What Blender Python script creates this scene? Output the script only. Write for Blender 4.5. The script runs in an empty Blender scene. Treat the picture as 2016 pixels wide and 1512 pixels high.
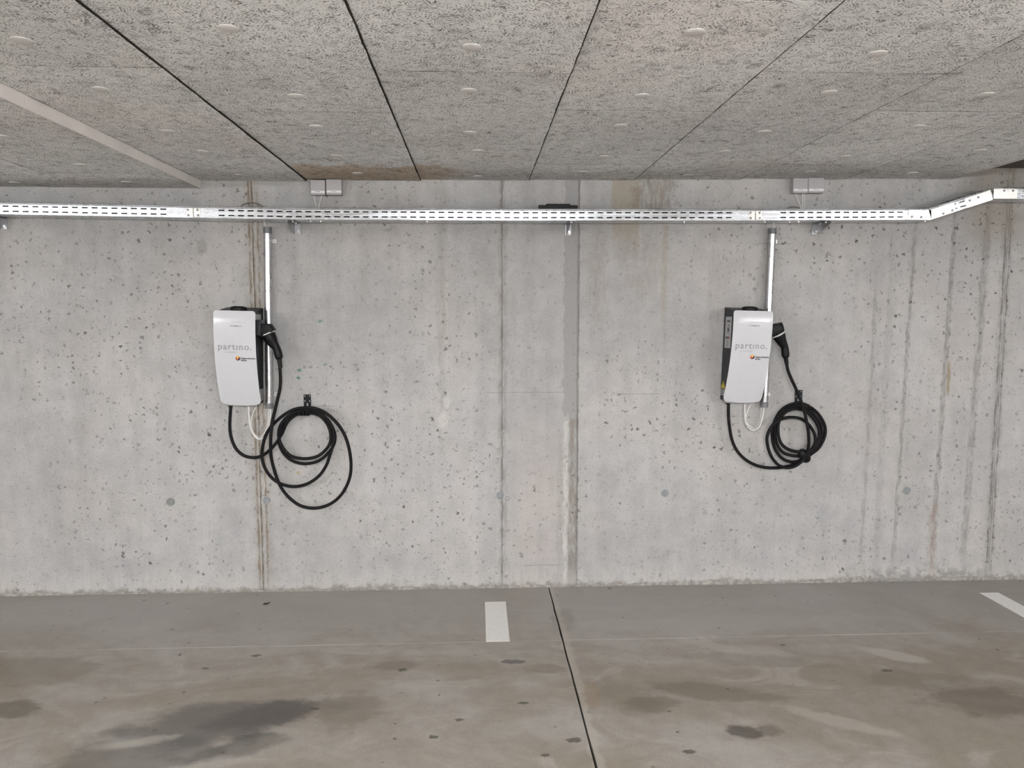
import bpy, bmesh, math, random
import numpy as np
from mathutils import Vector, Matrix
random.seed(7)
PI = math.pi
C = bpy.context.scene.collection
SC = bpy.context.scene

# ------------------------------------------------------------------ camera, world, exposure
FOC, D, H = 1500.0, 4.30, 1.58
PHI = math.atan(137 / FOC)
PSI = math.atan(70 * math.cos(PHI) / FOC)
cam = bpy.data.cameras.new('camera'); cam.sensor_width = 36; cam.lens = 36 * FOC / 2016
cam.clip_start = 0.05; cam.clip_end = 60
co = bpy.data.objects.new('camera', cam); C.objects.link(co)
co.location = (0, -D, H); co.rotation_euler = (PI / 2 - PHI, 0, -PSI)
SC.camera = co
w = bpy.data.worlds.new('world'); SC.world = w; w.use_nodes = True
w.node_tree.nodes['Background'].inputs[0].default_value = (.9, .95, 1, 1)
w.node_tree.nodes['Background'].inputs[1].default_value = 0.02
SC.view_settings.view_transform = 'Standard'; SC.view_settings.look = 'None'
SC.view_settings.gamma = 1; SC.view_settings.use_curve_mapping = False
SC.view_settings.exposure = 0.0
LAMP = 262.0
SC.cycles.max_bounces = 10; SC.cycles.diffuse_bounces = 4; SC.cycles.glossy_bounces = 4
SC.cycles.use_adaptive_sampling = True; SC.cycles.adaptive_threshold = 0.1; SC.cycles.adaptive_min_samples = 16
SC.cycles.caustics_reflective = False; SC.cycles.caustics_refractive = False

# measuring helpers: where the sight line of a photo point meets a plane of the room
_f = Vector((math.sin(PSI) * math.cos(PHI), math.cos(PSI) * math.cos(PHI), -math.sin(PHI)))
_r = Vector((math.cos(PSI), -math.sin(PSI), 0)); _u = _r.cross(_f); _c = Vector((0, -D, H))
def _ray(px, py): return _f + _r * ((px - 1008) / FOC) + _u * ((756 - py) / FOC)
def onwall(px, py, d=0.0):
    r = _ray(px, py); return _c + r * ((-d - _c.y) / r.y)
def onz(px, py, z=0.0):
    r = _ray(px, py); return _c + r * ((z - _c.z) / r.z)

# ------------------------------------------------------------------ node helpers
class NT:
    def __init__(self, name):
        self.m = bpy.data.materials.new(name); self.m.use_nodes = True; self.flat = None
        self.t = self.m.node_tree; self.b = self.t.nodes['Principled BSDF']
        self._pos = None; self._xyz = None
    def put(self, sock, v):
        if v is None: return
        if isinstance(v, bpy.types.NodeSocket): self.t.links.new(v, sock)
        elif isinstance(v, (tuple, list)) and len(v) == 3 and sock.type == 'RGBA': sock.default_value = (*v, 1)
        else: sock.default_value = v
    def n(self, typ, **kw):
        nd = self.t.nodes.new(typ)
        for k, v in kw.items(): setattr(nd, k, v)
        return nd
    def pos(self):
        if not self._pos: self._pos = self.n('ShaderNodeNewGeometry').outputs['Position']
        return self._pos
    def xyz(self):
        if not self._xyz:
            s = self.n('ShaderNodeSeparateXYZ'); self.put(s.inputs[0], self.pos()); self._xyz = s.outputs
        return self._xyz
    def ma(self, op, a, b=None, c=None, clamp=False):
        nd = self.n('ShaderNodeMath', operation=op, use_clamp=clamp)
        for i, v in enumerate((a, b, c)): self.put(nd.inputs[i], v)
        return nd.outputs[0]
    def vm(self, op, a, b=None):
        nd = self.n('ShaderNodeVectorMath', operation=op)
        self.put(nd.inputs[0], a); self.put(nd.inputs[1], b)
        return nd.outputs[0]
    def comb(self, x=0., y=0., z=0.):
        nd = self.n('ShaderNodeCombineXYZ')
        for i, v in enumerate((x, y, z)): self.put(nd.inputs[i], v)
        return nd.outputs[0]
    def mix(self, fac, a, b, blend='MIX'):
        nd = self.n('ShaderNodeMix', data_type='RGBA', blend_type=blend)
        self.put(nd.inputs[0], fac); self.put(nd.inputs[6], a); self.put(nd.inputs[7], b)
        return nd.outputs[2]
    def noise(self, vec=None, scale=5., detail=4., rough=.55, dist=0.):
        nd = self.n('ShaderNodeTexNoise', noise_dimensions='2D' if self.flat else '3D')
        self.put(nd.inputs['Vector'], vec if vec is not None else (self.flat or self.pos()))
        nd.inputs['Scale'].default_value = scale; nd.inputs['Detail'].default_value = detail
        nd.inputs['Roughness'].default_value = rough; nd.inputs['Distortion'].default_value = dist
        return nd.outputs['Fac']
    def mr(self, v, a, b, c=0., d=1., smooth=True):
        nd = self.n('ShaderNodeMapRange', interpolation_type='SMOOTHSTEP' if smooth else 'LINEAR')
        for i, q in enumerate((v, a, b, c, d)): self.put(nd.inputs[i], q)
        return nd.outputs[0]
    def bump(self, h, strength=.3, dist=.01):
        nd = self.n('ShaderNodeBump'); nd.inputs['Strength'].default_value = strength
        nd.inputs['Distance'].default_value = dist; self.put(nd.inputs['Height'], h)
        self.put(self.b.inputs['Normal'], nd.outputs[0])
    def done(self, col=None, rough=None, metal=None, spec=None):
        self.put(self.b.inputs['Base Color'], col); self.put(self.b.inputs['Roughness'], rough)
        self.put(self.b.inputs['Metallic'], metal); self.put(self.b.inputs['Specular IOR Level'], spec)
        return self.m

def plain(name, col, rough=.5, metal=0., spec=.5, var=.06, scale=30.):
    t = NT(name); tc = t.n('ShaderNodeTexCoord').outputs['Object']
    nz = t.noise(tc, scale, 3.)
    f = t.mr(nz, .3, .7, 1 - var, 1 + var)
    c = t.vm('MULTIPLY', (col[0], col[1], col[2]), t.comb(f, f, f))
    return t.done(c, t.mr(nz, .3, .7, rough * .93, min(1, rough * 1.07)), metal, spec)

# ------------------------------------------------------------------ wall concrete
def pits(t, vec2, scale, thr, rmax, warp):
    """air-bubble pits: one per cell in a share of the cells; returns mask"""
    v = t.n('ShaderNodeTexVoronoi', voronoi_dimensions='2D', feature='F1')
    t.put(v.inputs['Vector'], t.vm('ADD', vec2, warp)); v.inputs['Scale'].default_value = scale
    s = t.n('ShaderNodeSeparateColor'); t.put(s.inputs[0], v.outputs['Color'])
    rad = t.mr(s.outputs[0], thr, 1., 0., rmax, smooth=False)
    dd = t.ma('SUBTRACT', rad, v.outputs['Distance'])
    edge = t.mr(dd, 0., .022)
    return t.ma('MULTIPLY', edge, t.mr(s.outputs[1], 0., 1., .4, 1., smooth=False))

def concrete_wall(xa, xb):
    """one formwork panel's concrete; only the stains that lie on it"""
    t = NT('board_cast_concrete')
    X, Y, Z = t.xyz()
    p2 = t.comb(X, Z, 0.); t.flat = p2
    on = lambda x0, r: x0 + r > xa and x0 - r < xb
    wn = t.n('ShaderNodeTexNoise', noise_dimensions='2D'); t.put(wn.inputs['Vector'], p2); wn.inputs['Scale'].default_value = 70; wn.inputs['Detail'].default_value = 3
    warp = t.vm('SCALE', t.vm('SUBTRACT', wn.outputs['Color'], (.5, .5, .5))); warp.node.inputs['Scale'].default_value = .034
    big = t.noise(None, .9, 5., .6)
    strk = t.noise(t.comb(t.ma('MULTIPLY', X, 5.), t.ma('MULTIPLY', Z, .55), 0.), 1.6, 6., .65)
    mid = t.noise(None, 9., 6., .65)
    fine = t.noise(None, 90., 5., .7)
    grit = t.noise(None, 320., 3., .7)
    v = t.ma('ADD', t.mr(big, .3, .7, -.035, .035), t.mr(strk, .3, .7, -.02, .018))
    v = t.ma('ADD', v, t.mr(mid, .3, .72, -.03, .022))
    v = t.ma('ADD', v, t.mr(fine, .25, .75, -.03, .03))
    v = t.ma('ADD', v, t.mr(grit, .25, .75, -.022, .022))
    val = t.ma('ADD', v, .435)
    warm = t.noise(None, 1.7, 3.)
    c = t.mix(t.mr(warm, .35, .7), (1, .995, .985), (1, .972, .94))
    c = t.vm('MULTIPLY', c, t.comb(val, val, val))
    wob = t.ma('SUBTRACT', t.noise(None, 14., 4., .6), .5)
    wob2 = t.ma('SUBTRACT', t.noise(None, 4., 4., .6), .5)
    fwob = t.ma('SUBTRACT', fine, .5)
    tex = t.mr(t.noise(t.comb(t.ma('MULTIPLY', X, 9.), t.ma('MULTIPLY', Z, 2.), 0.), 5., 5., .7), .32, .62, .15, 1.)
    def streak(x0, wd, za, zb, k=0., wa=.02, soft=.12, core=.35):
        if not on(x0, wd + wa + abs(k) * 2): return None
        xx = t.ma('ADD', t.ma('SUBTRACT', X, x0), t.ma('MULTIPLY', wob, wa))
        if k: xx = t.ma('SUBTRACT', xx, t.ma('MULTIPLY', t.ma('SUBTRACT', Z, za), k))
        m = t.mr(t.ma('ABSOLUTE', xx), wd, wd * core)
        if za > -.5: m = t.ma('MULTIPLY', m, t.mr(Z, za - soft, za + soft))
        if zb < 2.5: m = t.ma('MULTIPLY', m, t.mr(Z, zb + soft, zb - soft))
        return m
    def blob(x0, z0, rx, rz, amp=1.2, lo=1.15, hi=.75, nz=None):
        if not on(x0, rx * 2): return None
        a = t.ma('DIVIDE', t.ma('SUBTRACT', X, x0), rx); b = t.ma('DIVIDE', t.ma('SUBTRACT', Z, z0), rz)
        dd = t.ma('SQRT', t.ma('ADD', t.ma('MULTIPLY', a, a), t.ma('MULTIPLY', b, b)))
        return t.mr(t.ma('ADD', dd, t.ma('MULTIPLY', nz or wob, amp)), lo, hi)
    def lay(m, s, col, mod=False):
        nonlocal c
        if m is None: return
        f = t.ma('MULTIPLY', m, s)
        if mod: f = t.ma('MULTIPLY', f, tex)
        c = t.mix(f, c, col)
    brown, grey, dark = (.21, .165, .11), (.235, .225, .21), (.13, .12, .105)
    # seam one: brown water run behind the left charger
    lay(streak(-1.215, .075, -1, 3, wa=.05), .42, (.27, .225, .165), True)
    lay(streak(-1.243, .010, -1, 3, wa=.012), .75, (.17, .125, .075), True)
    lay(streak(-1.222, .007, -1, 3, wa=.010), .8, (.15, .11, .065), True)
    lay(streak(-1.196, .007, -1, 2.2, wa=.014), .7, (.19, .14, .09), True)
    # crack seam by the middle strip
    lay(streak(.147, .034, -1, 3, wa=.04), .55, (.25, .235, .21), True)
    lay(streak(.143, .008, -1, 3, wa=.022), .65, (.17, .16, .14), True)
    # repair strip: smooth grey filler above, brown bare joint below, white lime edge
    lay(streak(.535, .046, 1.0, 3, wa=.05, soft=.03, core=.85), .9, (.325, .322, .318))
    lay(streak(.553, .030, -1, 1.0, wa=.02, soft=.03, core=.8), .8, (.235, .21, .18), True)
    lay(streak(.572, .007, -1, 3, wa=.008), .55, (.17, .16, .145))
    lay(streak(.508, .016, -1, .98, wa=.03, soft=.03), .75, (.62, .6, .565), True)
    lay(streak(.475, .022, -1, .9, wa=.03), .45, (.33, .28, .24), True)
    lay(streak(.33, .2, -1, .95, wa=.1, soft=.3), .30, (.47, .41, .37))
    # tea-coloured stain patches under the ceiling
    lay(streak(.835, .085, 2.0, 3, wa=.03, soft=.14, core=.8), .55, (.32, .265, .18))
    lay(blob(1.0, 2.25, .13, .13, 1.6), .62, (.22, .18, .13), True)
    lay(blob(.97, 1.9, .15, .25, 1.6), .35, (.32, .28, .225), True)
    lay(streak(.69, .07, 1.5, 2.1, wa=.09), .4, (.3, .27, .23), True)
    lay(streak(1.06, .02, 1.5, 2.2, wa=.03), .35, (.34, .29, .22))
    # grey run lines
    for x0, k, wd, s, zb in ((2.27, .012, .016, .5, 1.7), (2.465, .02, .017, .7, 2.1), (2.70, .018, .020, .75, 2.2), (2.89, .02, .03, .65, 2.2), (2.36, .01, .03, .3, 2.1)):
        lay(streak(x0, wd, .12, zb, k=k, wa=.03, soft=.15), s, grey, True)
    lay(streak(2.70, .035, -.1, .45, wa=.05, soft=.1), .5, (.33, .24, .18), True)
    lay(streak(2.745, .014, 1.12, 1.30, wa=.02, soft=.03), .7, (.27, .21, .12))
    lay(streak(3.05, .045, -1, 3, wa=.04), .5, (.26, .25, .235), True)
    lay(streak(3.04, .009, -1, 3, wa=.014), .75, (.15, .14, .13), True)
    lay(streak(3.066, .007, -1, 3, wa=.014), .7, (.15, .14, .13), True)
    lay(streak(2.98, .30, 2.0, 3, wa=.1, soft=.12, core=.2), .45, (.25, .2, .14))
    # damp shading runs in the left half
    lay(streak(-.19, .045, 1.35, 2.3, wa=.06), .5, (.33, .31, .285), True)
    lay(streak(-.165, .010, .9, 1.9, wa=.03), .5, (.55, .53, .5), True)
    lay(streak(-.20, .02, .8, 1.4, wa=.05), .35, (.27, .255, .235), True)
    for x0, wd, za, zb, s in ((-.62, .03, 1.5, 2.2, .3), (-1.0, .03, 1.2, 2.1, .25), (-.45, .05, 1.7, 2.4, .3), (.3, .05, 1.0, 2.3, .3), (1.35, .05, 1.3, 2.2, .28), (1.62, .04, 1.2, 2.2, .3), (1.95, .05, .6, 2.2, .22), (-1.75, .07, .8, 2.3, .2), (-2.2, .05, .6, 2.2, .22), (-1.9, .03, .3, 1.7, .2)):
        lay(streak(x0, wd, za, zb, wa=.08, soft=.25), s, (.3, .285, .26), True)
    # lime bloom and grey mortar at the foot of the wall
    foot = t.ma('ADD', Z, t.ma('MULTIPLY', wob2, .18))
    lay(t.mr(foot, .16, .03), .5, (.55, .535, .505), True)
    lay(t.mr(t.ma('ADD', Z, t.ma('MULTIPLY', wob, .09)), .035, .0), .8, (.24, .215, .185))
    ft = streak(2.62, .55, -1, .075, wa=.25, soft=.05, core=.6)
    if ft: lay(t.ma('MULTIPLY', ft, t.mr(wob, -.06, .06)), .9, (.29, .282, .27))
    for x0, z0, r, s in ((-.19, .98, .03, .6), (-.17, 1.08, .02, .5), (.33, 1.13, .03, .2), (-1.5, 1.95, .03, .5)):
        lay(blob(x0, z0, r, r * 1.6, 1.6), s, (.6, .58, .55) if z0 < 1.1 else (.27, .255, .235))
    # marking-paint dabs in green next to the left charger
    for px, py, rx, rz in ((631, 632, .020, .011), (590, 729, .016, .010), (588, 744, .018, .008), (640, 717, .015, .007)):
        q = onwall(px, py); lay(blob(q.x, q.z, rx * .9, rz * .9, 3.2, nz=fwob), t.ma('MULTIPLY', tex, .85), (.08, .22, .19))
    q = onwall(587, 931); lay(blob(q.x, q.z, .011, .011, 1.5), .6, (.36, .28, .08))
    # scratches and formwork lines
    for px0, px1, py in ((955, 1110, 773), (1218, 1300, 776), (590, 660, 800), (1480, 1560, 480), (1030, 1110, 1113)):
        a, b = onwall(px0, py), onwall(px1, py)
        if b.x < xa or a.x > xb: continue
        m = t.mr(t.ma('ABSOLUTE', t.ma('ADD', t.ma('SUBTRACT', Z, a.z), t.ma('MULTIPLY', wob, .006))), .003, .001)
        m = t.ma('MULTIPLY', m, t.ma('MULTIPLY', t.mr(X, a.x - .03, a.x + .03), t.mr(X, b.x + .03, b.x - .03)))
        lay(m, .5, (.2, .19, .175))
    # pits
    pk = t.mr(t.noise(None, .8, 2.), .38, .62, .35, 1.)
    P1 = pits(t, p2, 12., .58, .125, warp)
    P2 = pits(t, p2, 27., .60, .21, warp)
    P3 = pits(t, p2, 60., .72, .30, warp)
    pm = t.ma('MAXIMUM', t.ma('MAXIMUM', P1, P2), t.ma('MULTIPLY', P3, .7))
    pm = t.ma('MULTIPLY', pm, pk)
    c = t.mix(t.ma('MULTIPLY', pm, .92), c, (.095, .085, .075))
    h = t.ma('SUBTRACT', t.ma('ADD', t.ma('MULTIPLY', fine, .25), t.ma('MULTIPLY', mid, .4)), t.ma('MULTIPLY', pm, 1.2))
    t.bump(h, .35, .006)
    return t.done(c, .88, 0., .25)

# ------------------------------------------------------------------ wood-wool boards
def wood_wool():
    t = NT('wood_wool')
    X, Y, Z = t.xyz()
    base = t.comb(X, Y, 0.); t.flat = base
    wn = t.n('ShaderNodeTexNoise', noise_dimensions='2D'); t.put(wn.inputs['Vector'], base); wn.inputs['Scale'].default_value = 22; wn.inputs['Detail'].default_value = 2
    warp = t.vm('SCALE', t.vm('SUBTRACT', wn.outputs['Color'], (.5, .5, .5))); warp.node.inputs['Scale'].default_value = .03
    base = t.vm('ADD', base, warp)
    hs = None
    for off, sc, k, lift in (((.0, .0, 0), 30., 3.2, .0), ((3.31, 1.7, 0), 36., 3.0, .06), ((7.7, 5.1, 0), 44., 2.6, .10), ((13.3, 9.9, 0), 33., 3.0, .10)):
        p = t.vm('SCALE', t.vm('ADD', base, off)); p.node.inputs['Scale'].default_value = sc
        v = t.n('ShaderNodeTexVoronoi', voronoi_dimensions='2D', feature='F1')
        t.put(v.inputs['Vector'], p); v.inputs['Scale'].default_value = 1.
        s = t.n('ShaderNodeSeparateColor'); t.put(s.inputs[0], v.outputs['Color'])
        r = t.n('ShaderNodeVectorRotate', rotation_type='Z_AXIS')
        t.put(r.inputs['Vector'], t.vm('SUBTRACT', p, v.outputs['Position'])); t.put(r.inputs['Angle'], t.ma('MULTIPLY', s.outputs[0], 3.1416))
        q = t.n('ShaderNodeSeparateXYZ'); t.put(q.inputs[0], r.outputs[0])
        bend = t.ma('MULTIPLY', t.ma('MULTIPLY', q.outputs[0], q.outputs[0]), .35)
        fr = t.ma('FRACT', t.ma('ADD', t.ma('MULTIPLY', t.ma('ADD', q.outputs[1], bend), k), s.outputs[1]))
        ridge = t.mr(t.ma('ABSOLUTE', t.ma('SUBTRACT', fr, .5)), .46, .12)
        hh = t.ma('MULTIPLY', ridge, t.ma('ADD', t.ma('MULTIPLY', s.outputs[2], .65), .35 - lift))
        hs = hh if hs is None else t.ma('MAXIMUM', hs, hh)
    mid = t.noise(None, 6., 4., .6)
    oi = t.n('ShaderNodeObjectInfo').outputs['Random']
    hs2 = t.ma('ADD', hs, t.mr(mid, .3, .7, -.04, .04))
    f = t.mr(hs2, .14, .66)
    lo, hi = (.17, .168, .166), (.90, .905, .905)
    c = t.mix(f, lo, hi)
    fl = t.mr(t.noise(t.vm('MULTIPLY', base, (1., 1.5, 1.)), 85., 3., .6, .8), .40, .32)
    c = t.mix(t.ma('MULTIPLY', fl, .75), c, (.11, .106, .10))
    hs = t.ma('SUBTRACT', hs, t.ma('MULTIPLY', fl, .5))
    tone = t.ma('ADD', t.ma('MULTIPLY', oi, .12), t.mr(t.noise(None, 1.3, 3.), .3, .7, .86, 1.0))
    c = t.vm('MULTIPLY', c, t.comb(tone, tone, tone))
    pinkm = t.mr(t.noise(t.vm('ADD', t.flat, (9., 3., 0.)), 1.1, 2.), .55, .7)
    c = t.mix(t.ma('MULTIPLY', pinkm, .4), c, t.vm('MULTIPLY', c, (1.05, .97, .95)))
    # rusty water stain by the wall over the left junction boxes
    wob = t.ma('SUBTRACT', t.noise(None, 9., 4.), .5)
    sx = t.ma('MULTIPLY', t.mr(X, -.93, -.91), t.mr(t.ma('ADD', X, t.ma('MULTIPLY', wob, .5)), .02, -.28))
    sy = t.mr(t.ma('ADD', Y, t.ma('MULTIPLY', wob, .3)), -.47, -.36)
    c = t.mix(t.ma('MULTIPLY', t.ma('MULTIPLY', sx, sy), .75), c, t.vm('MULTIPLY', c, (.78, .62, .46)))
    t.bump(hs, .7, .005)
    return t.done(c, .95, 0., .1)

# ------------------------------------------------------------------ floor concrete
def concrete_floor():
    t = NT('power_floated_concrete')
    X, Y, Z = t.xyz()
    t.flat = t.comb(X, Y, 0.)
    v1 = t.comb(X, t.ma('MULTIPLY', Y, 1.6), 0.)
    big = t.noise(v1, .75, 5., .58, .6); mid = t.noise(v1, 2.6, 5., .6, .8); sm = t.noise(None, 14., 5., .65); fine = t.noise(None, 120., 3., .7)
    wob = t.ma('SUBTRACT', t.noise(v1, 5., 5., .6), .5)
    c = t.mix(t.mr(big, .34, .66), (0.323, 0.285, 0.237), (0.435, 0.408, 0.375))
    c = t.mix(t.ma('MULTIPLY', t.mr(mid, .45, .72), .55), c, (0.300, 0.255, 0.203))
    c = t.mix(t.ma('MULTIPLY', t.mr(mid, .45, .28), .5), c, (0.495, 0.458, 0.420))
    f = t.ma('ADD', t.mr(sm, .3, .7, .88, .97), t.mr(fine, .3, .7, -.045, .045))
    c = t.vm('MULTIPLY', c, t.comb(f, f, f))
    def blob(px, py, rx, ry, amp, s, col, rot=0., lo=1.2, hi=.65):
        nonlocal c
        q = onz(px, py)
        a0 = t.ma('SUBTRACT', X, q.x); b0 = t.ma('SUBTRACT', Y, q.y)
        if rot:
            cs, sn = math.cos(rot), math.sin(rot)
            a1 = t.ma('ADD', t.ma('MULTIPLY', a0, cs), t.ma('MULTIPLY', b0, sn)); b0 = t.ma('SUBTRACT', t.ma('MULTIPLY', b0, cs), t.ma('MULTIPLY', a0, sn)); a0 = a1
        a = t.ma('DIVIDE', a0, rx); b = t.ma('DIVIDE', b0, ry)
        dd = t.ma('SQRT', t.ma('ADD', t.ma('MULTIPLY', a, a), t.ma('MULTIPLY', b, b)))
        m = t.mr(t.ma('ADD', dd, t.ma('MULTIPLY', wob, amp)), lo, hi)
        c = t.mix(t.ma('MULTIPLY', m, s), c, col); return m
    # cleaner, greyer band along the wall
    c = t.mix(t.ma('MULTIPLY', t.mr(t.ma('ADD', Y, t.ma('MULTIPLY', wob, .5)), -1.0, -.3), .55), c, (0.393, 0.378, 0.357))
    wet = (0.116, 0.108, 0.099)
    wm = blob(420, 1425, .42, .16, 1.2, .72, wet, .25)
    blob(520, 1410, .20, .11, 1.4, .62, (0.094, 0.086, 0.079), .3)
    blob(270, 1490, .38, .10, 1.3, .55, wet, .2)
    blob(480, 1468, .17, .07, 1.5, .5, (0.077, 0.073, 0.066), .35)
    blob(680, 1400, .16, .14, 1.8, .45, (0.165, 0.138, 0.105))
    blob(20, 1395, .12, .08, 1.5, .6, (0.110, 0.094, 0.072)); blob(60, 1320, .4, .13, 1.6, .4, (0.187, 0.159, 0.121))
    blob(1960, 1385, .30, .13, 1.6, .62, (0.138, 0.110, 0.082), -.2); blob(1850, 1345, .35, .10, 1.6, .4, (0.176, 0.149, 0.116), -.2)
    blob(1390, 1360, .30, .07, 1.6, .55, (0.165, 0.134, 0.099), -.25); blob(1500, 1300, .28, .07, 1.6, .35, (0.187, 0.165, 0.138), -.2)
    blob(1240, 1370, .12, .16, 1.8, .4, (0.187, 0.154, 0.116)); blob(1280, 1385, .12, .06, 1.8, .45, (0.143, 0.116, 0.088))
    blob(1465, 1440, .07, .05, 2.4, .75, (0.077, 0.066, 0.055)); blob(1515, 1440, .06, .04, 2.6, .5, (0.110, 0.094, 0.077))
    blob(1160, 1370, .05, .12, 1.6, .45, (0.285, 0.210, 0.150)); blob(1070, 1318, .11, .05, 1.8, .45, (0.176, 0.143, 0.094))
    blob(1110, 1220, .07, .16, 1.6, .3, (0.187, 0.165, 0.132)); blob(1760, 1290, .16, .05, 1.4, .5, (0.540, 0.510, 0.473), -.5)
    blob(1650, 1420, .25, .05, 1.4, .45, (0.510, 0.473, 0.427), -.55); blob(1400, 1270, .2, .05, 1.6, .35, (0.510, 0.480, 0.450), -.5)
    blob(265, 1462, .12, .045, 2.4, .5, (0.510, 0.473, 0.427), .2); blob(780, 1310, .09, .06, 2., .4, (0.176, 0.149, 0.116))
    blob(1440, 1225, .9, .09, 1.4, .35, (0.450, 0.427, 0.398))
    # chips and spots
    fw = t.ma('SUBTRACT', t.noise(None, 60., 3., .6), .5); wob0, wob = wob, t.ma('ADD', t.ma('MULTIPLY', fw, .7), t.ma('MULTIPLY', wob, .6))
    chip = blob(1010, 1303, .060, .024, 1.6, .75, (0.116, 0.110, 0.105), 0., 1.05, .85)
    for px, py, r in ((792, 1319, .020), (1128, 1457, .022), (1074, 1487, .013), (903, 1417, .013), (852, 1451, .013), (1745, 1320, .019), (403, 1316, .012), (503, 1291, .016), (1030, 1384, .015), (1357, 1480, .015), (620, 1395, .014), (1541, 1270, .010)):
        blob(px, py, r * 1.35, r * .8, 2.2, .8, (.085, .075, .062))
    wob = wob0
    sv = t.n('ShaderNodeTexVoronoi', voronoi_dimensions='2D', feature='F1'); t.put(sv.inputs['Vector'], t.vm('ADD', t.flat, t.comb(t.ma('MULTIPLY', fw, .03), t.ma('MULTIPLY', wob, .06), 0.))); sv.inputs['Scale'].default_value = 6.5
    ss = t.n('ShaderNodeSeparateColor'); t.put(ss.inputs[0], sv.outputs['Color'])
    sp = t.mr(t.ma('SUBTRACT', t.mr(ss.outputs[0], .6, 1., 0., .07, smooth=False), sv.outputs['Distance']), 0., .02)
    c = t.mix(t.ma('MULTIPLY', sp, t.mr(ss.outputs[1], 0., 1., .3, .8)), c, (.10, .088, .072))
    sc2 = t.mr(t.noise(None, 38., 5., .75), .62, .72); c = t.mix(t.ma('MULTIPLY', t.ma('MULTIPLY', sc2, t.mr(mid, .48, .62)), .35), c, (.13, .11, .085))
    # chalk line snapped across the slab
    a = onz(0, 1268); b = onz(2016, 1222)
    yl = -.735
    ln = t.mr(t.ma('ABSOLUTE', t.ma('ADD', t.ma('SUBTRACT', Y, yl), t.ma('MULTIPLY', wob, .012))), .006, .002)
    ln = t.ma('MULTIPLY', ln, t.mr(t.noise(t.comb(X, 0., 0.), 1.8, 4.), .4, .6, .1, .75))
    c = t.mix(ln, c, (0.645, 0.622, 0.593))
    # dusty edges of the slab joint
    je = t.mr(t.ma('ABSOLUTE', t.ma('ADD', t.ma('SUBTRACT', X, .425), t.ma('MULTIPLY', wob, .06))), .03, .008)
    c = t.mix(t.ma('MULTIPLY', je, .35), c, (0.540, 0.503, 0.450))
    h = t.ma('SUBTRACT', t.ma('ADD', t.ma('MULTIPLY', sm, .4), t.ma('MULTIPLY', fine, .15)), t.ma('MULTIPLY', chip, .8))
    t.bump(h, .12, .006)
    return t.done(c, t.ma('SUBTRACT', t.mr(mid, .3, .7, .62, .5), t.ma('MULTIPLY', wm, .1)), 0., .3)

def zinc(name, col, rough, streaky=True):
    t = NT(name); tc = t.n('ShaderNodeTexCoord').outputs['Object']
    sp = t.n('ShaderNodeTexVoronoi'); t.put(sp.inputs['Vector'], tc); sp.inputs['Scale'].default_value = 90
    s = t.n('ShaderNodeSeparateColor'); t.put(s.inputs[0], sp.outputs['Color'])
    st = t.noise(t.vm('MULTIPLY', tc, (1.5, 40., 40.)), 3., 4.) if streaky else t.noise(tc, 20., 3.)
    f = t.ma('ADD', t.mr(s.outputs[0], 0., 1., .92, 1.04, smooth=False), t.mr(st, .3, .7, -.05, .05))
    c = t.vm('MULTIPLY', col, t.comb(f, f, f))
    return t.done(c, t.ma('ADD', t.mr(st, .3, .7, rough - .05, rough + .05), t.ma('MULTIPLY', s.outputs[1], .04)), 1., .5)

M_WOOL = wood_wool(); M_FLOOR = concrete_floor()
M_SLAB = plain('plain_concrete', (.60, .585, .56), .9, spec=.2, scale=3., var=.12)
M_HIGH = plain('raw_slab_concrete', (.17, .15, .135), .9, spec=.2, scale=4., var=.12)
M_GAP = plain('filler_and_gap_shade', (.030, .026, .022), .9, spec=.1)  # floor joint filler; also painted shade in the ceiling board gaps
M_PLASTER = plain('smooth_render', (.76, .72, .69), .85, spec=.2, scale=6., var=.05)
M_CAP = plain('cap_plastic', (.66, .645, .625), .6, spec=.3)
M_PAINT = plain('line_paint', (.84, .83, .80), .75, spec=.25, scale=60., var=.04)
M_ZINC = zinc('galvanised_steel', (.70, .72, .745), .26)
M_ZINC2 = zinc('pale_galvanised_plate', (.86, .84, .80), .40, False)
M_STEEL = zinc('dull_bracket_steel', (.36, .36, .37), .42, False)
M_BOLT = zinc('bright_bolt', (.75, .75, .74), .28, False)
M_ALU = zinc('aluminium_tube', (.62, .62, .645), .30, False)
M_SLEEVE = plain('grey_sleeve', (.17, .175, .185), .45)
M_COVER = plain('white_gloss_cover', (.62, .63, .655), .16, spec=.5, var=.01)
M_BODY = plain('charcoal_housing', (.024, .026, .031), .45, spec=.3)
M_BLACK = plain('black_rubber', (.0075, .007, .008), .55, spec=.18)
M_BLACKP = plain('black_plastic', (.006, .006, .007), .45, spec=.22)
M_RING = plain('white_ring', (.62, .61, .6), .4)
M_WIRE = plain('white_wire', (.76, .745, .72), .5)
M_GREYW = plain('grey_wire', (.20, .185, .165), .6)
M_BOX = plain('light_grey_box', (.42, .415, .42), .5, spec=.35, var=.02)
M_BOXL = plain('white_label_strip', (.82, .81, .83), .4, spec=.35, var=.02)
M_PRINT = plain('print_grey', (.30, .31, .325), .5)
M_INK = plain('print_black', (.02, .02, .025), .5)
M_LABEL = plain('label_silver', (.45, .45, .455), .45)
M_YEL = plain('warning_yellow', (.72, .56, .05), .5)
M_RED = plain('print_red', (.45, .06, .04), .5)
M_ORG = plain('print_orange', (.8, .38, .07), .5)
M_YO = plain('print_light_orange', (.85, .56, .18), .5)
M_DRED = plain('print_dark_red', (.30, .03, .03), .5)
M_BLUE = plain('print_blue', (.03, .06, .25), .5)
M_NAVY = plain('print_navy', (.02, .025, .07), .5)
M_PLUG = plain('mortar_plug', (.27, .29, .295), .85, spec=.2, var=.12, scale=60.)
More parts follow.
